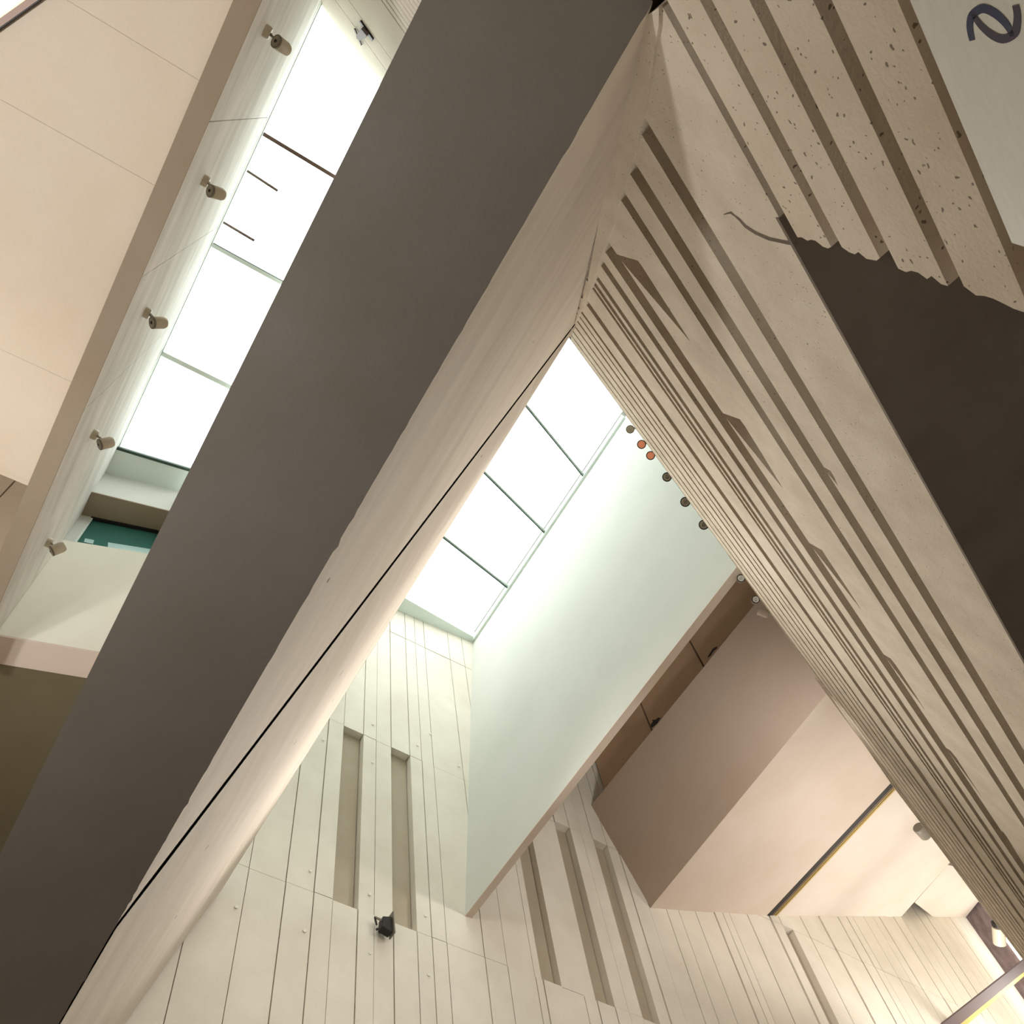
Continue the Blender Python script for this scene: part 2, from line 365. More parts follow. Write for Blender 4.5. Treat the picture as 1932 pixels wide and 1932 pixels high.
# pier below, pitted boards
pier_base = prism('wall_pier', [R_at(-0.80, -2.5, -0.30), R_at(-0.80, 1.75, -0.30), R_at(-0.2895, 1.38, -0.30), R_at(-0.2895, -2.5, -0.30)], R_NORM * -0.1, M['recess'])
struct(pier_base, 'pitted concrete pier with broken lower edge under the ribbed wall')
def endS(rho):
    a = [(-0.2895, 1.475), (-0.33, 1.52), (-0.41, 1.63), (-0.486, 1.735), (-0.80, 2.1)]
    for (r0, s0), (r1, s1) in zip(a, a[1:]):
        if rho <= r0 and rho >= r1: return s0 + (s1 - s0) * (rho - r0) / (r1 - r0)
    return 1.5
for lo, hi in [(-0.3182, -0.2898), (-0.3619, -0.3289), (-0.4189, -0.3755), (-0.496, -0.4358), (-0.80, -0.5185)]:
    end = []
    n = 7
    for k in range(n + 1):
        r = lo + (hi - lo) * k / n
        end.append(R_at(r, endS(r) + (random.uniform(-0.022, 0.012) if lo > -0.7 else 0)))
    prism('board', [R_at(lo, -2.2)] + end + [R_at(hi, -2.2)], R_NORM * -0.24, M['pier'], pier_base)

# crack in the big lowest board
ck = [(1365, 405), (1378, 402), (1386, 408), (1395, 416), (1405, 428), (1425, 441), (1450, 452), (1478, 458), (1498, 462)]
cw = [1.0, 3.0, 2.0, 3.5, 4.0, 4.0, 4.5, 4.5, 5.0]
up_ = [on_R((x + .3 * w, y - w), 0.0015) for (x, y), w in zip(ck, cw)]; dn_ = [on_R((x, y + w * .4), 0.0015) for (x, y), w in zip(ck, cw)]
n = len(ck); mesh_obj('crack', up_ + dn_, [[i, i + 1, n + i + 1, n + i] for i in range(n - 1)], M['lintel'], rib)

# number sign on the pier
sg = prism('number_sign', [R_at(-0.75, -1.2, 0.03), R_at(-0.75, 1.62, 0.03), R_at(-0.5185, 1.425, 0.03), R_at(-0.5185, -1.2, 0.03)], R_NORM * -0.025, M['sign'])
tag(sg, 'white sign panel with a looped blue and purple figure on the pitted pier', 'sign')
def ribbon(name, pts, ws, mat):
    P = []
    for i in range(len(pts) - 1):             # Catmull-Rom
        p0 = Vector(pts[max(i - 1, 0)]); p1 = Vector(pts[i]); p2 = Vector(pts[i + 1]); p3 = Vector(pts[min(i + 2, len(pts) - 1)])
        for k in range(6):
            t = k / 6
            P.append((0.5 * ((2 * p1) + (-p0 + p2) * t + (2 * p0 - 5 * p1 + 4 * p2 - p3) * t * t + (-p0 + 3 * p1 - 3 * p2 + p3) * t ** 3), ws[i] + (ws[i + 1] - ws[i]) * t))
    P.append((Vector(pts[-1]), ws[-1]))
    Lf = []; Rt = []
    for i, (p, w) in enumerate(P):
        d = (P[min(i + 1, len(P) - 1)][0] - P[max(i - 1, 0)][0]).normalized(); nn = Vector((-d.y, d.x)) * w / 2
        k = 150 / 1932
        Lf.append(on_R((1782 + (p + nn).x * k, (p + nn).y * k), 0.0312)); Rt.append(on_R((1782 + (p - nn).x * k, (p - nn).y * k), 0.0312))
    v = Lf + Rt; n = len(Lf)
    return mesh_obj(name, v, [[i, i + 1, n + i + 1, n + i] for i in range(n - 1)], mat, sg)
ribbon('printed_stroke', [(672, 985), (625, 780), (615, 560), (690, 350), (920, 210), (1180, 300), (1430, 510), (1590, 740), (1640, 880)], [140, 150, 165, 200, 225, 215, 190, 150, 110], M['print_blue'])
ribbon('printed_stroke', [(1722, 125), (1762, 330), (1760, 560), (1690, 820), (1420, 950), (1150, 850), (900, 640), (740, 430), (700, 330)], [165, 175, 190, 215, 215, 195, 160, 130, 90], M['print_purple'])

# dark ceiling of the passage behind the ribbed wall
zl = Rz(-0.2835); nl = -0.2815 * zl
def NS(n, s, z): return RN * n + RD * s + Vector((0, 0, z))
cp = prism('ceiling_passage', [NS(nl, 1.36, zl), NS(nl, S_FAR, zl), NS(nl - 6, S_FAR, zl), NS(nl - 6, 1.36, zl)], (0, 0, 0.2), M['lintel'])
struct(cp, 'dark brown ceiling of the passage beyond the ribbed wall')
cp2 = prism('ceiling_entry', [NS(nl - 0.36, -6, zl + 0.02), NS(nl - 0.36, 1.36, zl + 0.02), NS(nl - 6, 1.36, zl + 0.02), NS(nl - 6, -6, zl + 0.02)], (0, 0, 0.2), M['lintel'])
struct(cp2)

# ================================================================== BEAM
def xR(y, z): return ((-R_D + R_K * z) - RN.y * y) / RN.x
beam = empty('concrete_beam', (2.0, -0.35, ZS))
tag(beam, 'long concrete beam with a shade-darkened underside and a pale leaning side, crossing the whole view', 'beam')
XB = DW - 0.06
y0 = E0 * ZS
# body (closed, behind the faces)
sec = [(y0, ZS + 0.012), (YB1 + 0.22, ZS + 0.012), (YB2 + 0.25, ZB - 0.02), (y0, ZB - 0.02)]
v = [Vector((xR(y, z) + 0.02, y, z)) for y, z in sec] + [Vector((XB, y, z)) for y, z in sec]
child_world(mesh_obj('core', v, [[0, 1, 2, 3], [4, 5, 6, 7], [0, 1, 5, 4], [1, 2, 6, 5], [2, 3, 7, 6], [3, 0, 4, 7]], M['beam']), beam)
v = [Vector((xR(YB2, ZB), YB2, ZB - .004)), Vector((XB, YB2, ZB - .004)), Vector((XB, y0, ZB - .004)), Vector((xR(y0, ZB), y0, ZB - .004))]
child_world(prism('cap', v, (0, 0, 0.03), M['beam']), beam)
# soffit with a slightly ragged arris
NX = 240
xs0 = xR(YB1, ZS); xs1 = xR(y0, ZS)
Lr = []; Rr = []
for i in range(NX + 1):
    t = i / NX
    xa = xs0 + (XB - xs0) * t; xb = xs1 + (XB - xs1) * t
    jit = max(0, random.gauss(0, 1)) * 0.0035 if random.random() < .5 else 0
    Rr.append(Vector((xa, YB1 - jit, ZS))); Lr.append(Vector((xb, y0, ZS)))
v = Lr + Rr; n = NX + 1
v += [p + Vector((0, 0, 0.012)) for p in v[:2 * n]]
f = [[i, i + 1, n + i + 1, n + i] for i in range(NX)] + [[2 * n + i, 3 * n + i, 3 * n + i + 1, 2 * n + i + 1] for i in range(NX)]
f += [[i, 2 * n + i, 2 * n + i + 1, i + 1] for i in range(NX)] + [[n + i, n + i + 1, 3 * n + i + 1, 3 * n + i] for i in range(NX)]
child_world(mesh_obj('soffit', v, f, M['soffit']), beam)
# leaning face: a flat upper-left leaf and a softly rolled lower-right leaf, divided by a dark open joint
nB = Vector((0, -(ZB - ZS), YB2 - YB1)).normalized()
if nB.y > 0: nB = -nB
def Bp(p): return bp(p, nB, nB.dot(Vector((0, YB1, ZS))))
dA = Bp((199, 1772)); dB = Bp((1088, 606))
tdir = Vector((0, YB2 - YB1, ZB - ZS)); HB = tdir.length; tdir.normalize()
def b2(P): return (P.x, (P - Vector((0, YB1, ZS))).dot(tdir))
ax, at = b2(dA); bx_, bt = b2(dB)
def dl(x): return at + (bt - at) * (x - ax) / (bx_ - ax)      # height of the joint on the face at x
def face_pt(x, t, d): return Vector((x, YB1, ZS)) + tdir * t + nB * d
NT = 14
def leaf(name, f0, f1, dfun, x_of, mat):
    v = []; fa = []
    for i in range(NX + 1):
        u = i / NX
        for k in range(NT + 1):
            w = k / NT
            # start x of each row lies on the ribbed wall
            def tt(x): 
                a, b = f0(x), f1(x); return a + (b - a) * w
            x = x_of(u, tt)
            a, b = f0(x), f1(x)
            v.append(face_pt(x, a + (b - a) * w, dfun(x, w, b - a)))
    for i in range(NX):
        for k in range(NT):
            fa.append([i * (NT + 1) + k, (i + 1) * (NT + 1) + k, (i + 1) * (NT + 1) + k + 1, i * (NT + 1) + k + 1])
    o = mesh_obj(name, v, fa, mat, None, True); child_world(o, beam)
    return o
def x_of(u, tt):
    x = 0.0
    for _ in range(6):
        P = face_pt(x, tt(x), 0); x = xR(P.y, P.z)
    # denser near the camera
    return x + (XB - x) * u
def gapw(x):
    k = max(0.0, min(1.0, (HB - dl(x)) / 0.6))
    k *= max(0.0, min(1.0, dl(x) / 0.25 + 0.15))
    return (0.012 + 0.050 * max(0, min(1, x / 5.0)) ** 1.5) * k
cl0 = lambda x: max(0.0, min(HB, dl(x)))
leaf('upper_leaf', lambda x: 0.0, lambda x: max(0.0, cl0(x) - gapw(x)), lambda x, w, h: 0.0, x_of, M['beam'])
def roll(x, w, h):
    A = min(0.07, 0.042 * h)
    return 0.010 * (1 - w) ** 2 + A * math.sin(math.pi * w ** 0.8) ** 2
leaf('lower_leaf', lambda x: min(HB, cl0(x) + gapw(x)), lambda x: HB, roll, x_of, M['beam'])

# ================================================================== INNER WHITE WALL under the skylight
VT = Vector((DW, -0.774 * DW, 1.796 * DW)); VB = Vector((DW, -0.672 * DW, 0.954 * DW))
VB.y = -0.7065 * VB.z; VT.y = -0.4335 * VT.z
thick = 0.0135 * VB.z
def xend(P, n=-0.12): return (n - RN.y * P.y) / RN.x
front = [VT, VB, Vector((xend(VB), VB.y, VB.z)), Vector((xend(VT), VT.y, VT.z))]
wv = prism('wall_inner', front, (0, -thick, 0), M['plaster'])
struct(wv, 'smooth white plaster wall below the inner skylight')
st = prism('warm_light_strip', [VB + Vector((0.0, 0.002, -0.002)), VB + Vector((0, -thick - .002, -0.002)), Vector((xend(VB), VB.y - thick - .002, VB.z - 0.002)), Vector((xend(VB), VB.y + .002, VB.z - 0.002))], (0, 0, -0.012), M['pink'])  # warm light on the wall's underside put into a pinkish colour
struct(st, 'narrow underside of the inner white wall, tinted pink for warm light')

# ================================================================== SKYLIGHTS
Z2 = VT.z
w2 = empty('window_2', (5, -6.5, Z2)); struct(w2, 'inner skylight of white glass panes divided by thin fanned mullions')
mul2 = [((993.6, 766), (1105.4, 902.8)), ((915.8, 892.5), (1029.5, 1005.3)), ((838.5, 1013.6), (958.7, 1107.7)), ((762, 1128), (894, 1203))]
def ext(a, b, y):                             # line on z = Z2 continued to a given y
    A = on_z(a, Z2); B = on_z(b, Z2); t = (y - A.y) / (B.y - A.y); return A + (B - A) * t
YV = VT.y; YO = -2.45
ends = [(NS(-0.02, 0, Z2) + RD * ((YV - (-0.02) * RN.y) / RD.y), NS(-0.02, 0, Z2) + RD * ((YO - (-0.02) * RN.y) / RD.y))]
ends += [(ext(a, b, YV), ext(a, b, YO)) for a, b in mul2]
for k in range(4):
    (a0, a1), (b0, b1) = ends[k], ends[k + 1]
    child_world(prism('pane', [a0, b0, b1, a1], (0, 0, 0.02), M['glass']), w2)
for k in range(1, 4):
    a, b = ends[k]; up = Vector((0, 0, 0.03))
    child_world(bar('mullion', a + up, b + up, 0.05, 0.10, M['metal']), w2)
    d = Vector((0.02, 0, -0.03))
    child_world(bar('gasket', a + d, b + d, 0.022, 0.03, M['gasket']), w2)
# edge frame along the inner wall and the deep frame at the back wall
child_world(bar('frame', ends[0][0] + Vector((0, 0.03, 0)), ends[4][0] + Vector((0, 0.03, 0)), 0.07, 0.16, M['frame']), w2)
e0, e1 = ends[4]
A0 = on_z((745, 1162), Z2); 
child_world(prism('frame', [Vector((e0.x - 0.02, e0.y, Z2 - 0.02)), Vector((e1.x - 0.02, e1.y, Z2 - 0.02)), Vector((DW - 0.02, e1.y, Z2 - 0.02)), Vector((DW - 0.02, e0.y, Z2 - 0.02))], (0, 0, 0.15), M['frame']), w2)

Z1 = 8.6; YL = 0.785
w1 = empty('window_1', (2, 0.4, Z1)); struct(w1, 'long skylight of white glass panes beside the streaked pale wall')
xm = [0.101, 0.2305, 0.369]
yr = y0 - 0.02
def xw1(y): return xR(y, Z1) + 0.01
ed = [(xw1(YL), xw1(yr))] + [(x * Z1, x * Z1) for x in xm] + [(0.503 * Z1, 0.489 * Z1)]
for k in range(4):
    child_world(prism('pane', [(ed[k][0], YL, Z1), (ed[k + 1][0], YL, Z1), (ed[k + 1][1], yr, Z1), (ed[k][1], yr, Z1)], (0, 0, 0.02), M['glass']), w1)
for k in (1, 2, 3):
    a = Vector((ed[k][0], YL - 0.02, Z1 + 0.02)); b = Vector((ed[k][1], yr, Z1 + 0.02))
    child_world(bar('mullion', a, b, 0.012 + .012 * k, 0.03 + .03 * k, M['frame'] if k > 1 else M['bronze']), w1)
    child_world(bar('gasket', a + Vector((-0.012, 0, -0.03)), b + Vector((-0.012, 0, -0.03)), 0.022, 0.02, M['gasket'] if k > 1 else M['bronze']), w1)
for (a, b) in [((466, 322), (524, 360)), ((421, 419), (480, 454))]:
    child_world(bar('glazing_rod', on_z(a, Z1 + 0.1), on_z(b, Z1 + 0.1), 0.022, 0.022, M['bronze']), w1)
child_world(bar('gasket', (ed[4][0], YL, Z1 - .01), (ed[4][1], yr, Z1 - .01), 0.03, 0.03, M['gasket']), w1)
child_world(bar('frame', (xw1(YL), YL - 0.012, Z1), (ed[4][0], YL - 0.012, Z1), 0.008, 0.03, M['metal']), w1)

# ================================================================== STREAKED WALL beside skylight 1, end wall, ceilings on the left
ZL = 5.6
def Lp(p): return on_y(p, YL)
XE = 4.92
def xe(y): return XE + 0.24 * (y - YL)        # end wall line
lw = empty('wall_left', (2, YL + .06, ZL)); struct(lw, 'streaked pale plaster wall with a row of spotlights beside the long skylight')
cuts = [(xR(YL, ZL) - .0, xR(YL, Z1) - .0)]
for a, b in [((405, 229), (510, 222)), ((285, 511), (392, 441)), ((181, 752), (306, 632))]:
    A = Lp(a); B = Lp(b)
    def xat(z): return A.x + (B.x - A.x) * (z - A.z) / (B.z - A.z)
    cuts.append((xat(ZL), xat(Z1)))
cuts.append((XE, XE))
gpt = 0.004
for (a0, a1), (b0, b1) in zip(cuts, cuts[1:]):
    fr = [(a0 + gpt, YL, ZL), (b0 - gpt, YL, ZL), (b1 - gpt, YL, Z1 + 0.1), (a1 + gpt, YL, Z1 + 0.1)]
    child_world(prism('panel', fr, (0, 0.06, 0), M['streak']), lw)
child_world(box('backing', (-1.6, YL + 0.03, ZL + .01), (XE, YL + 0.128, Z1 + 0.1), M['streak']), lw)
us = box('trim_2', (-1.6, YL - 0.001, ZL - 0.02), (XE + 0.05, 0.163 * ZL, ZL), M['taupe']); struct(us, 'narrow taupe underside of the streaked wall')

# end wall with the teal window
ew = empty('wall_end', (XE, 0.4, 6)); struct(ew, 'white end wall closing the long skylight shaft')
ye = y0 - 0.03; ZE0 = 6.0; ZE1 = 7.57
child_world(prism('panel', [(xe(YL), YL, ZE0), (xe(ye), ye, ZE0), (xe(ye), ye, ZE1 + .06), (xe(YL), YL, ZE1)], (0.26, 0, 0), M['white']), ew)
child_world(prism('jamb', [(xe(YL), YL, ZE1), (xe(0.69), 0.69, ZE1), (xe(0.69), 0.69, 8.7), (xe(YL), YL, 8.7)], (0.26, 0, 0), M['plaster']), ew)
child_world(prism('underside', [(xe(YL) - .002, YL, ZE0 - .02), (xe(ye) - .002, ye, ZE0 - .02), (xe(ye) + 0.27, ye, ZE0 - .02), (xe(YL) + 0.27, YL, ZE0 - .02)], (0, 0, 0.02), M['pink']), ew)  # pink colour carries the warm light under the end wall
def exw(y, dx=0.0): return xe(y) + dx
ZH = 8.12
child_world(prism('lintel', [(exw(YL, -0.28), YL, ZH), (exw(ye, -0.25), ye, ZH), (exw(ye, 0.02), ye, ZH), (exw(YL, 0.02), YL, ZH)], (0, 0, 0.6), M['plaster']), ew)
child_world(prism('lintel_soffit', [(exw(YL, -0.28), YL, ZH - .015), (exw(ye, -0.25), ye, ZH - .015), (exw(ye, 0.02), ye, ZH - .015), (exw(YL, 0.02), YL, ZH - .015)], (0, 0, 0.015), M['taupe']), ew)
child_world(prism('skylight_upstand', [(ed[4][0] + .015, YL, Z1 - .02), (ed[4][1] + .015, yr, Z1 - .02), (exw(yr, -0.25), yr, Z1 - .02), (exw(YL, -0.28), YL, Z1 - .02)], (0, 0, 0.2), M['frame']), ew)
w3 = empty('window_3', (XE, 0.4, ZE1)); struct(w3, 'small teal glass window above the white end wall')
pa = [(exw(0.69, 0.03), 0.69, ZE1), (exw(ye, 0.03), ye, ZE1), (exw(ye, 0.03), ye, ZH), (exw(0.69, 0.03), 0.69, ZH)]
child_world(prism('pane', pa, (0.02, 0, 0), M['teal']), w3)
child_world(bar('frame', (exw(0.69, 0.01), 0.69, ZH - 0.02), (exw(ye, 0.01), ye, ZH - 0.02), 0.03, 0.035, M['dark']), w3)
child_world(bar('frame', (exw(0.68, 0.01), 0.68, ZE1), (exw(0.68, 0.01), 0.68, ZH), 0.02, 0.02, M['frame'], up=(0, 1, 0)), w3)
def pr(y, z): return Vector((exw(y, 0.022), y, z))
child_world(prism('reflection_patch', [pr(0.40, 7.60), pr(ye, 7.64), pr(ye, 7.76), pr(0.43, 7.72)], (0.006, 0, 0), M['pane_reflection']), w3)  # pale reflections on the glass, put in as thin coloured panels
child_world(prism('reflection_patch', [pr(0.62, 7.64), pr(0.54, 7.64), pr(0.55, 7.71), pr(0.63, 7.71)], (0.006, 0, 0), M['pane_reflection']), w3)
# ceiling past the end wall, its shade put into the olive colour
oc = prism('ceiling_olive', [(exw(ye, 0.27), 4.6, ZE0), (exw(YL, 0.27), YL, ZE0), (exw(ye, 0.27), ye, ZE0), (DW + .3, ye, ZE0), (DW + .3, 4.6, ZE0)], (0, 0, 0.2), M['olive']); struct(oc, 'olive ceiling beyond the white end wall, darkened for shade')

# peach ceiling with board joints
XP = 0.593 * ZL
pc = empty('ceiling', (1, 2, ZL)); struct(pc, 'warm peach ceiling of wide smooth panels')
jx = [-4.0]
for a in ((161, 21), (100, 243), (8, 662)):
    jx.append(on_z(a, ZL).x)
jx = sorted(jx) + [XP]
pA = on_z((0, 54), ZL); pB = on_z((76, 0), ZL); dsl = (pB - pA).normalized()
def y_cut(x): return pA.y + (x - pA.x) * dsl.y / dsl.x
yi = 0.163 * ZL + 0.001
for a, b in zip(jx, jx[1:]):
    y_a = min(4.6, max(yi + .05, y_cut(a))); y_b = min(4.6, max(yi + .05, y_cut(b)))
    pts = [(a + .0007, yi, ZL), (b - .0007, yi, ZL), (b - .0007, y_b, ZL), (a + .0007, y_a, ZL)]
    child_world(prism('panel', pts, (0, 0, 0.12), M['peach']), pc)
child_world(box('backing', (-4, yi, ZL + .06), (XP, 4.6, ZL + .2), M['peach']), pc) if False else None
# metal-edged light slot in the corner
sl = empty('light_slot', (pA.x, pA.y, ZL)); tag(sl, 'bright light slot with brown and brass edge at the peach ceiling', 'light')
def slot_pt(p, z=ZL - 0.01): return on_z(p, z)
def ln(o, ext=0.5):
    a = on_z((0, 54 - o), ZL - .034); b = on_z((76 - o * 1.42, 0), ZL - .034); d = (b - a).normalized(); return a - d * ext, b + d * ext
for nm, o0, o1, mt in [('dark_edge', 0, 3, 'dark'), ('metal_trim', 3, 20, 'bronze'), ('brass_edge', 20, 26, 'brass')]:
    a, b = ln(o0); c, d = ln(o1)
    child_world(prism(nm, [a, b, d, c], (0, 0, 0.03), M[mt]), sl)
a, b = ln(26); c, d = ln(70)
child_world(prism('diffuser', [a, b, d, c], (0, 0, 0.02), M['strip']), sl)

# fascia above the ceiling's edge, and boards of the wall seen past it
fa = box('trim_3', (XP, yi, ZL), (XP + 0.03, 4.6, Z1), M['peach']); struct(fa)
fl = empty('wall_far_left', (XE, 2, 6)); struct(fl, 'peach board wall seen past the edge of the peach ceiling')
yb = 0.92; kk = 0
while yb < 4.4:
    w = [0.20, 0.34, 0.26, 0.42][kk % 4]; kk += 1
    o = 0.01 * (kk % 2)
    for za, zb in ((5.95, 6.9), (6.9, 8.6)):
        child_world(prism('board', [(XE - o, yb + .006, za + .004), (XE - o, yb + w - .006, za + .004), (XE - o, yb + w - .006, zb - .004), (XE - o, yb + .006, zb - .004)], (0.15, 0, 0), M['peach_light']), fl)
    yb += w
child_world(box('backing', (XE + .08, 0.92, 5.95), (XE + .25, 4.6, 8.6), M['taupe']), fl)

# ribbed wall carried on past the beam, at the end of the long skylight
rl = empty('wall_upper_end', R_at(-0.02, -0.3)); struct(rl, 'pale horizontally ribbed wall at the end of the long skylight')
rr = [rho_of(on_R(p)) for p in ((606, 0), (640, 10), (657.8, 0), (720.7, 0))]
edges = [-0.001] + rr[1:] + [rr[3] - 0.0048 * (i + 1) * 0.75 for i in range(16)]
for i, (h, l) in enumerate(zip(edges, edges[1:])):
    g = 0.0003 if i < 2 else (0.0009 if i == 2 else 0.0008)
    pts = [R_at(l + g, -3.2), R_at(l + g, min(sB(l), 1.9)), R_at(h, min(sB(h), 1.9)), R_at(h, -3.2)]
    child_world(prism('board', pts, R_NORM * -0.1, M['back']), rl)
child_world(prism('backing', [R_at(-0.2885, -5.5, -0.08), R_at(-0.2885, sB(-.2885) - .05, -0.08), R_at(-.002, sB(-.002) - .35, -0.08), R_at(-.002, -5.5, -0.08)], R_NORM * -0.2, M['recess']), rl)

# ================================================================== GALLERY beyond the inner wall
Wq = lambda p: on_x(p, DW)
bT, bB = Wq((1115, 1520)), Wq((1226, 1714))
nb_, db_ = plane3(bT, bB, bT + Vector((-1, 0, 0)))
bTr = bp((1420, 1145), nb_, db_); bBr = bp((1562, 1306), nb_, db_)
def beyond(a, b, t=1.35): return a + (b - a) * t
gb = prism('wall_gallery', [bT, bB, beyond(bB, bBr), beyond(bT, bTr)], (0, -0.15, 0.05), M['brown']); struct(gb, 'smooth brown slanted bulkhead above the gallery')
sW = Wq((1446, 1728)); nS, dS = plane3(bB, bBr, sW)
def onS(p): return bp(p, nS, dS)
sR = onS((1679, 1479)); s2W = onS((1463, 1731)); s2R = onS((1690, 1490)); lW = Wq((1700, 1730)); 
upv = Vector((0, 0, 0.12))
ga = prism('ceiling_gallery', [bB, beyond(bB, bBr), beyond(sW, sR), sW], upv, M['pink']); struct(ga, 'pale pink sloping gallery ceiling')
nS2, dS2 = plane3(s2W, s2R, lW)
lR = bp((1788, 1632), nS2, dS2); lM = bp((1726, 1703), nS2, dS2)
ga2 = prism('ceiling_gallery_far', [s2W, beyond(s2W, s2R), beyond(lW, lR, 1.4), lW], upv, M['cream']); struct(ga2, 'cream gallery ceiling beyond the brass light track')
c0, c1 = Wq((1762, 1731)), Wq((1822, 1731))
nC, dC = plane3(lM, lR, c1)
def onC(p): return bp(p, nC, dC)
c0 = onC((1762, 1731))
ga3 = prism('ceiling_corner', [onC((1726, 1703)), onC((1788, 1632)), onC((1830, 1640)), onC((1860, 1702)), onC((1845, 1702)), c1, c0], upv, M['cream']); struct(ga3, 'small cream ceiling panel in the far gallery corner')
# light track
tr = empty('light_track', sW); tag(tr, 'dark recessed light track with brass edges crossing the pale gallery ceiling', 'light track')
def lerp(a, b, t): return a + (b - a) * t
a0, a1 = sW, beyond(sW, sR, 1.3); b0, b1 = s2W, beyond(s2W, s2R, 1.3)
child_world(prism('channel', [a0 + upv * .5, a1 + upv * .5, b1 + upv * .5, b0 + upv * .5], upv * .3, M['dark']), tr)
for t0, t1, mt in [(0.0, 0.42, 'dark'), (0.45, 0.62, 'bronze'), (0.66, 0.76, 'brass'), (0.84, 1.0, 'brass')]:
    child_world(prism('rail', [lerp(a0, b0, t0), lerp(a1, b1, t0), lerp(a1, b1, t1), lerp(a0, b0, t1)], upv * .3, M[mt]), tr)
# second track near the corner
t2 = empty('light_track', (8, -18.4, 9.9)); tag(t2, 'dark light track with glowing brass edge at the lower right corner', 'light track')
ZT = 9.95
def tp(p): return on_z(p, ZT)
def tl(a, b):
    A, B = tp(a), tp(b); d = (B - A) / (B - A).length; return A - d * 0.02, lerp(A, B, (DW - A.x) / (B.x - A.x))
q0 = tl((1932, 1811), (1778, 1932)); q1 = tl((1932, 1834), (1812, 1932)); q2 = tl((1932, 1842), (1826, 1932))
child_world(prism('housing', [q0[0], q0[1], q1[1], q1[0]], (0, 0, 0.03), M['lamp_dark']), t2)
child_world(prism('brass_edge', [q1[0], q1[1], q2[1], q2[0]], (0, 0, 0.03), M['brass']), t2)
# ochre wall behind the bulkhead
YV2 = -1.081 * DW
ow = empty('wall_ochre', (6, YV2, 14)); struct(ow, 'shaded ochre wall of tall panels above the brown bulkhead')
xj = [DW] + [on_y(p, YV2).x for p in ((1130, 1460), (1219, 1352), (1313, 1231))] + [1.2]
for a, b in zip(xj, xj[1:]):
    child_world(prism('panel', [(a - .02, YV2, 11.5), (b + .02, YV2, 11.5), (b + .02, YV2, 17.4), (a - .02, YV2, 17.4)], (0, -0.08, 0), M['ochre']), ow)
child_world(box('backing', (1.2, YV2 - .2, 11.5), (DW, YV2 - .05, 17.4), M['dark']), ow)
# end of the gallery
YG = DW * YEND
eg = box('wall_gallery_end', (3, YG - 0.2, 5.6), (DW + .3, YG, 17.4), M['mauve']); struct(eg, 'mauve grey textured wall strip at the far gallery corner')
ls = empty('strip_light', on_y((1880, 1755), YG + .02)); tag(ls, 'bright white vertical strip light on the mauve grey wall', 'light')
pts = [on_y(p, YG + .03) for p in ((1846, 1702), (1858, 1704), (1930, 1814), (1915, 1822))]
xa = on_y((1850, 1708), YG).x
child_world(box('diffuser', (xa - .40, YG + .002, 10.2), (xa, YG + .04, 13.2), M['strip']), ls)

# ================================================================== ROOFS AND SHAFT (enclosure)
def slab(name, a, b, mat='plaster', lab=None): o = box(name, a, b, M[mat]); struct(o, lab); return o
slab('ceiling_roof_right', (-2, YG - .5, 17.4), (DW + .6, YV - 0.02, 17.7))
slab('ceiling_roof_back', (e0.x, YV - .02, Z2 + .06), (DW + .6, -2.4, Z2 + .36), 'frame')
slab('wall_shaft', (-1, YO, ZB - .02), (DW + .3, YO + .3, Z2 + .3))
slab('ceiling_shaft', (-1.5, YO, ZB - .02), (DW + .6, y0, ZB + .2))
vv = [NS(-0.03, 2.0, 8.6), NS(-0.03, 23.3, 8.6), NS(-0.2, 23.3, 17.6), NS(-0.2, 2.0, 17.6)]
o = prism('wall_shaft_right', vv, RN * -0.2, M['plaster']); struct(o)
slab('ceiling_roof_left', (-4.5, YL + 0.02, Z1 + .1), (DW + .6, 5.0, Z1 + .3))
slab('ceiling_roof_end', (exw(YL, -.28), y0 - .02, Z1 + .15), (DW + .6, YL + .1, Z1 + .3))
slab('wall_outer_left', (-4.5, 4.6, 2.2), (DW + .6, 4.8, Z1 + .3), 'peach')
slab('wall_end_left', (DW, 0.9, FLOOR), (DW + .3, 4.8, 8.9), 'peach')
fo = slab('floor', (-9, YG - .5, FLOOR - .2), (DW + .6, 9, FLOOR), 'floor', 'grey stone lobby floor')
# lobby below
W_ = 0.3
def NSwall(name, n0, s0, n1, s1, za, zb, mat='peach', t=0.2):
    a, b = NS(n0, s0, za), NS(n1, s1, za)
    d = (b - a).normalized(); side = Vector((-d.y, d.x, 0)) * t
    o = prism(name, [a, b, b + side, a + side], (0, 0, zb - za), M[mat]); struct(o); return o
slab('wall_lobby_left', (-9, 4.6, FLOOR), (DW + .6, 4.8, 2.2), 'peach')
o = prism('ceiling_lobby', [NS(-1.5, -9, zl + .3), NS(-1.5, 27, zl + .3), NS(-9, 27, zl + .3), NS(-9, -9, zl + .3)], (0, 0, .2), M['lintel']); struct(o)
NSwall('wall_lobby_front', -8, -9, -8, -3, FLOOR, zl + .4)
NSwall('wall_lobby_front', -8, -3, -8, 5, FLOOR, 0.0)
NSwall('wall_lobby_front', -8, -3, -8, 5, 1.3, zl + .4)
NSwall('wall_lobby_front', -8, 5, -8, 27, FLOOR, zl + .4)
NSwall('wall_lobby_side', -8, -9, 0, -6, FLOOR, zl + .4)
NSwall('wall_lobby_side', -8, 26.5, 4, 26.5, FLOOR, zl + .4)
portal('portal_added_hall_opening', (5.5, YG - .3, 2.0), (5.5, 0, 2.0), 9.0, 7.2)  # daylight opening added below the gallery end to light the beam
pw = NS(-8.3, 1, 1.1); portal('portal_added_lobby_opening', pw, pw + RN, 8.0, 2.2)  # unseen opening in the lobby wall, added to let daylight in
portal('portal_skylight_long', (1.8, 0.4, Z1 + .2), (1.8, 0.4, 0), 6.5, 0.85)
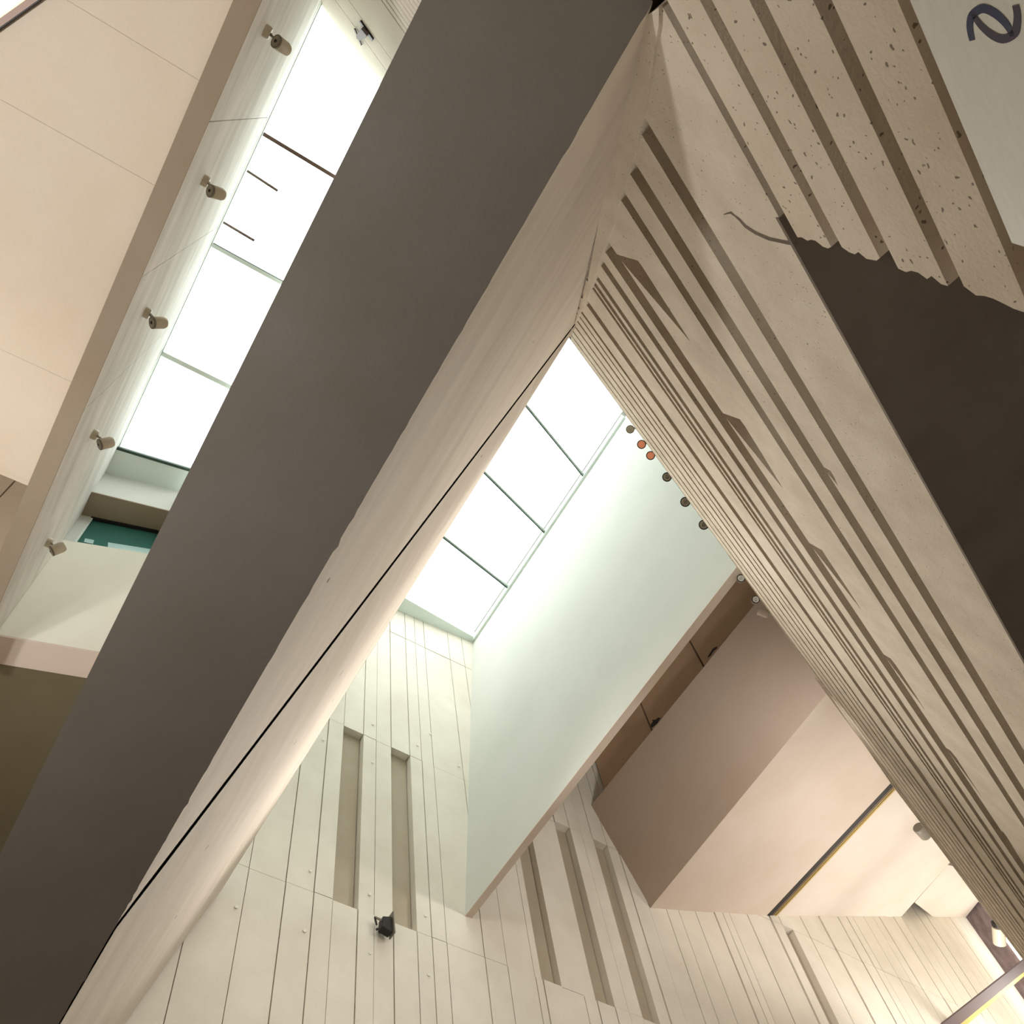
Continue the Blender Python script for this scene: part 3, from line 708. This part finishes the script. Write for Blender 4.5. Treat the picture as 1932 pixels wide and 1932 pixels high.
portal('portal_skylight_inner', (5.2, -5.4, Z2 + .3), (5.2, -5.4, 0), 9.0, 4.2)

# ================================================================== LAMPS
def spot(name, mount, head, axis, rad, length, label, group, mount_n=(0, -1, 0), lens='lens', body='lamp_white', loc=None):
    t = empty(name, mount); tag(t, label, 'spotlight', group)
    mount = Vector(mount); head = Vector(head); axis = Vector(axis).normalized(); mn = Vector(mount_n).normalized()
    if mn.length:
        child_world(lathe('mount', [(rad * 1.0, 0), (rad * 1.0, rad * .7), (rad * .85, rad * 1.0)], mn, mount, M[body]), t)
        child_world(lathe('knuckle', [(rad * .22, 0), (rad * .22, rad * .5)], (1, 0, 0.2), mount + mn * rad * .9 - Vector((rad * .2, 0, 0)), M['lamp_grey']), t)
        child_world(bar('arm', mount + mn * rad * .8, head, rad * .32, rad * .32, M['lamp_grey']), t)
    h = lathe('head', [(rad * .92, -length / 2), (rad, -length / 2 + .004), (rad, length / 2 - .02), (rad * .8, length / 2)], axis, head, M[body])
    child_world(h, t)
    front_ = head - axis * (length / 2)
    ri = lathe('rim', [(rad * 1.02, -0.002), (rad * 1.02, 0.008), (rad * .8, 0.008), (rad * .8, -.002)], axis, front_, M['lamp_grey']); child_world(ri, t)
    le = lathe('lens', [(rad * .8, -0.003), (rad * .5, -0.0045), (rad * .2, -.003)], axis, front_, M[lens]); child_world(le, t)
    le2 = lathe('bulb', [(rad * .25, -0.008), (rad * .2, -0.010)], axis, front_, M['dark'] if lens == 'lens' else M[lens]); child_world(le2, t)
    return t
Ls = [((499, 57), (532, 87), 'spotlight on the streaked wall, highest of the row of five'),
      ((383, 339), (409, 364), 'spotlight on the streaked wall, second from the top of the row'),
      ((273, 588), (300, 609), 'spotlight on the streaked wall, middle one of the row of five'),
      ((174, 818), (200.5, 836), 'spotlight on the streaked wall, level with the end of the long skylight'),
      ((88, 1022), (109.5, 1035), 'spotlight on the streaked wall, lowest of the row beside the teal window')]
for mp_, hp, lab in Ls:
    mo = Lp(mp_)
    hd = on_y(hp, YL - 0.15)
    k_ = Ls.index((mp_, hp, lab))
    spot('wall_spotlight', mo, hd, (0.1 - 0.16 * k_, -0.72, 0.66), 0.041, 0.098, lab, 'spotlights on the streaked wall')
# row on the top edge of the ribbed wall
Rs = [((1189, 810), .046, 'lamp_white', 'small round spotlight, pale one nearest the skylight corner'),
      ((1210.5, 838.5), .05, 'lens_glow', 'small round spotlight with orange lens, upper of the two orange ones'),
      ((1227.5, 859.5), .05, 'lens_glow', 'small round spotlight with orange lens, lower of the two orange ones'),
      ((1258.5, 900), .054, 'lens', 'small round spotlight with black rim, just below the orange ones'),
      ((1293, 947), .058, 'lens', 'small round spotlight with black rim, second from the lower end'),
      ((1328, 990), .060, 'lens', 'largest round spotlight with black rim, lowest against the white wall')]
def ring_spot(px, rad, lens, label, z, group, body='dark', tilt=(0, 0, 0)):
    c = on_z(px, z); ax = (c.normalized() + Vector(tilt)).normalized()
    t = empty('ring_spotlight', c); tag(t, label, 'spotlight', group)
    L_ = rad * 2.2
    child_world(lathe('head', [(rad, 0), (rad, L_ * .8), (rad * .7, L_)], ax, c, M['lamp_white'] if body == 'pale' else M['lamp_grey']), t)
    child_world(lathe('rim', [(rad * 1.03, -0.004), (rad * 1.03, 0.012), (rad * .8, 0.012), (rad * .8, -.004)], ax, c, M['lamp_grey'] if body == 'pale' else M['dark']), t)
    child_world(lathe('lens', [(rad * .82, -0.005), (rad * .5, -0.007), (rad * .42, -.005)], ax, c, M[lens]), t)
    child_world(lathe('bulb', [(rad * .3, -0.010), (rad * .2, -0.013)], ax, c, M['lamp_grey'] if lens == 'lens' else M[lens]), t)
    hk = NS(-0.03, c.dot(RD) + .05, c.z + .05)
    child_world(bar('bracket', c + ax * L_ * .5, hk, 0.018, 0.018, M['lamp_white']), t)
    return t
for px, rad, le, lab in Rs: ring_spot(px, rad, le, lab, 8.72, 'round spotlights along the ribbed wall top', 'pale' if le == 'lamp_white' else 'dark')
ring_spot((1398, 1091), .05, 'lens_mirror', 'small round spotlight with bright reflector, just below the pinkish strip', 9.0, 'round spotlights under the gallery edge', tilt=(.25, 0, 0))
ring_spot((1426, 1131), .05, 'lens_mirror', 'small round spotlight with bright reflector, beside the ochre wall corner', 9.0, 'round spotlights under the gallery edge', tilt=(.3, 0, 0))
def can(px, z, d, rad, length, label, body, lens='lens'):
    c = on_z(px, z); t = empty('track_spotlight', c); tag(t, label, 'spotlight')
    ax = Vector(d).normalized()
    child_world(lathe('head', [(rad * .9, -length / 2), (rad, -length / 2 + .01), (rad, length / 2 - .02), (rad * .85, length / 2)], ax, c, M[body]), t)
    child_world(lathe('lens', [(rad * .85, 0), (rad * .7, .006)], ax, c + ax * length / 2, M[lens]), t)
    hk = NS(-0.02, c.dot(RD) + .1, c.z + .05)
    child_world(bar('stem', c, hk, 0.02, 0.02, M['lamp_grey']), t)
    return t
can((1440, 1156), 9.0, (-0.3, -0.75, -.55), .055, .14, 'small brown can spotlight seen side-on against the brown bulkhead', 'brown')
can((1740, 1569), 9.75, (0.25, -0.9, -.25), .10, .25, 'grey can spotlight against the bright gallery ceiling', 'lamp_grey')
fx = can((1885, 1766), 10.05, (0.6, -0.35, -.4), .12, .34, 'beige floodlight with black rear cap in front of the strip light', 'lamp_white')
c = on_z((1884, 1748), 10.05); child_world(lathe('rear_cap', [(.12, 0), (.13, .08), (.06, .14)], (-0.5, .3, .4), c, M['dark']), fx)

# floodlight on the back wall
c = on_x((725, 1746), DW - 0.16)
fl_ = empty('floodlight', c); tag(fl_, 'small black floodlight fixed to the pale back wall below the second slot', 'floodlight')
child_world(prism('housing', [c + Vector((-.06, .05, .09)), c + Vector((-.06, -.08, .12)), c + Vector((-.06, -.09, -.12)), c + Vector((-.06, .06, -.07))], (0.13, 0, 0), M['dark']), fl_)
child_world(prism('front_plate', [c + Vector((-.10, -.085, .19)), c + Vector((-.10, -.10, .19)), c + Vector((-.10, -.125, -.15)), c + Vector((-.10, -.105, -.15))], (0.16, 0, 0), M['lamp_grey']), fl_)
child_world(bar('arm', c + Vector((-.02, .05, .05)), c + Vector((.02, .13, .11)), .022, .022, M['lamp_grey']), fl_)
child_world(bar('arm', c + Vector((-.02, .05, -.06)), c + Vector((.02, .12, -.09)), .022, .022, M['dark']), fl_)
child_world(bar('bracket', c + Vector((.03, .135, .12)), c + Vector((.03, .105, 0)), .02, .02, M['dark']), fl_)
child_world(bar('wall_stud', c + Vector((.0, .0, 0)), c + Vector((.15, 0, 0)), .03, .03, M['dark']), fl_)
# floodlight on the ribbed end wall
def R3(px, off): return on_R((640 + px[0] * .0828, px[1] * .0828), off)
pl = R3((610, 740), 0.05)
f2 = empty('floodlight', pl); tag(f2, 'small dark floodlight with two plates on the ribbed wall above the long skylight', 'floodlight')
child_world(prism('backplate', [R3(p, 0.004) for p in ((475, 475), (500, 455), (790, 880), (765, 925))], R_NORM * 0.012, M['dark']), f2)
child_world(prism('housing', [R3(p, 0.012) for p in ((560, 600), (690, 760), (640, 820), (540, 870), (460, 830), (445, 760))], R_NORM * 0.03, M['lamp_dark']), f2)
child_world(prism('front_plate', [R3(p, 0.012) for p in ((345, 640), (370, 640), (530, 1020), (510, 1030))], R_NORM * 0.01, M['lamp_dark']), f2)

# small black clips on the bulkhead's upper edge
for k, (pts, lab) in enumerate([([(1336, 1239), (1341, 1231), (1346, 1223), (1353, 1219), (1352, 1222), (1345, 1228), (1340, 1236)], 'thin broken black mark near the longer joint of the ochre wall'),
                               ([(1230, 1372), (1229, 1366), (1233, 1361), (1232, 1357), (1238, 1357), (1243, 1353), (1246, 1353), (1240, 1363)], 'small black clip at the brown bulkhead edge below the ochre wall joint')]):
    P = [bp(p, nb_, db_) + Vector((0, 0.03, -0.03)) for p in pts]
    cpo = prism('edge_clip', P, (0, -0.03, 0.01), M['dark']); tag(cpo, lab, 'clip')
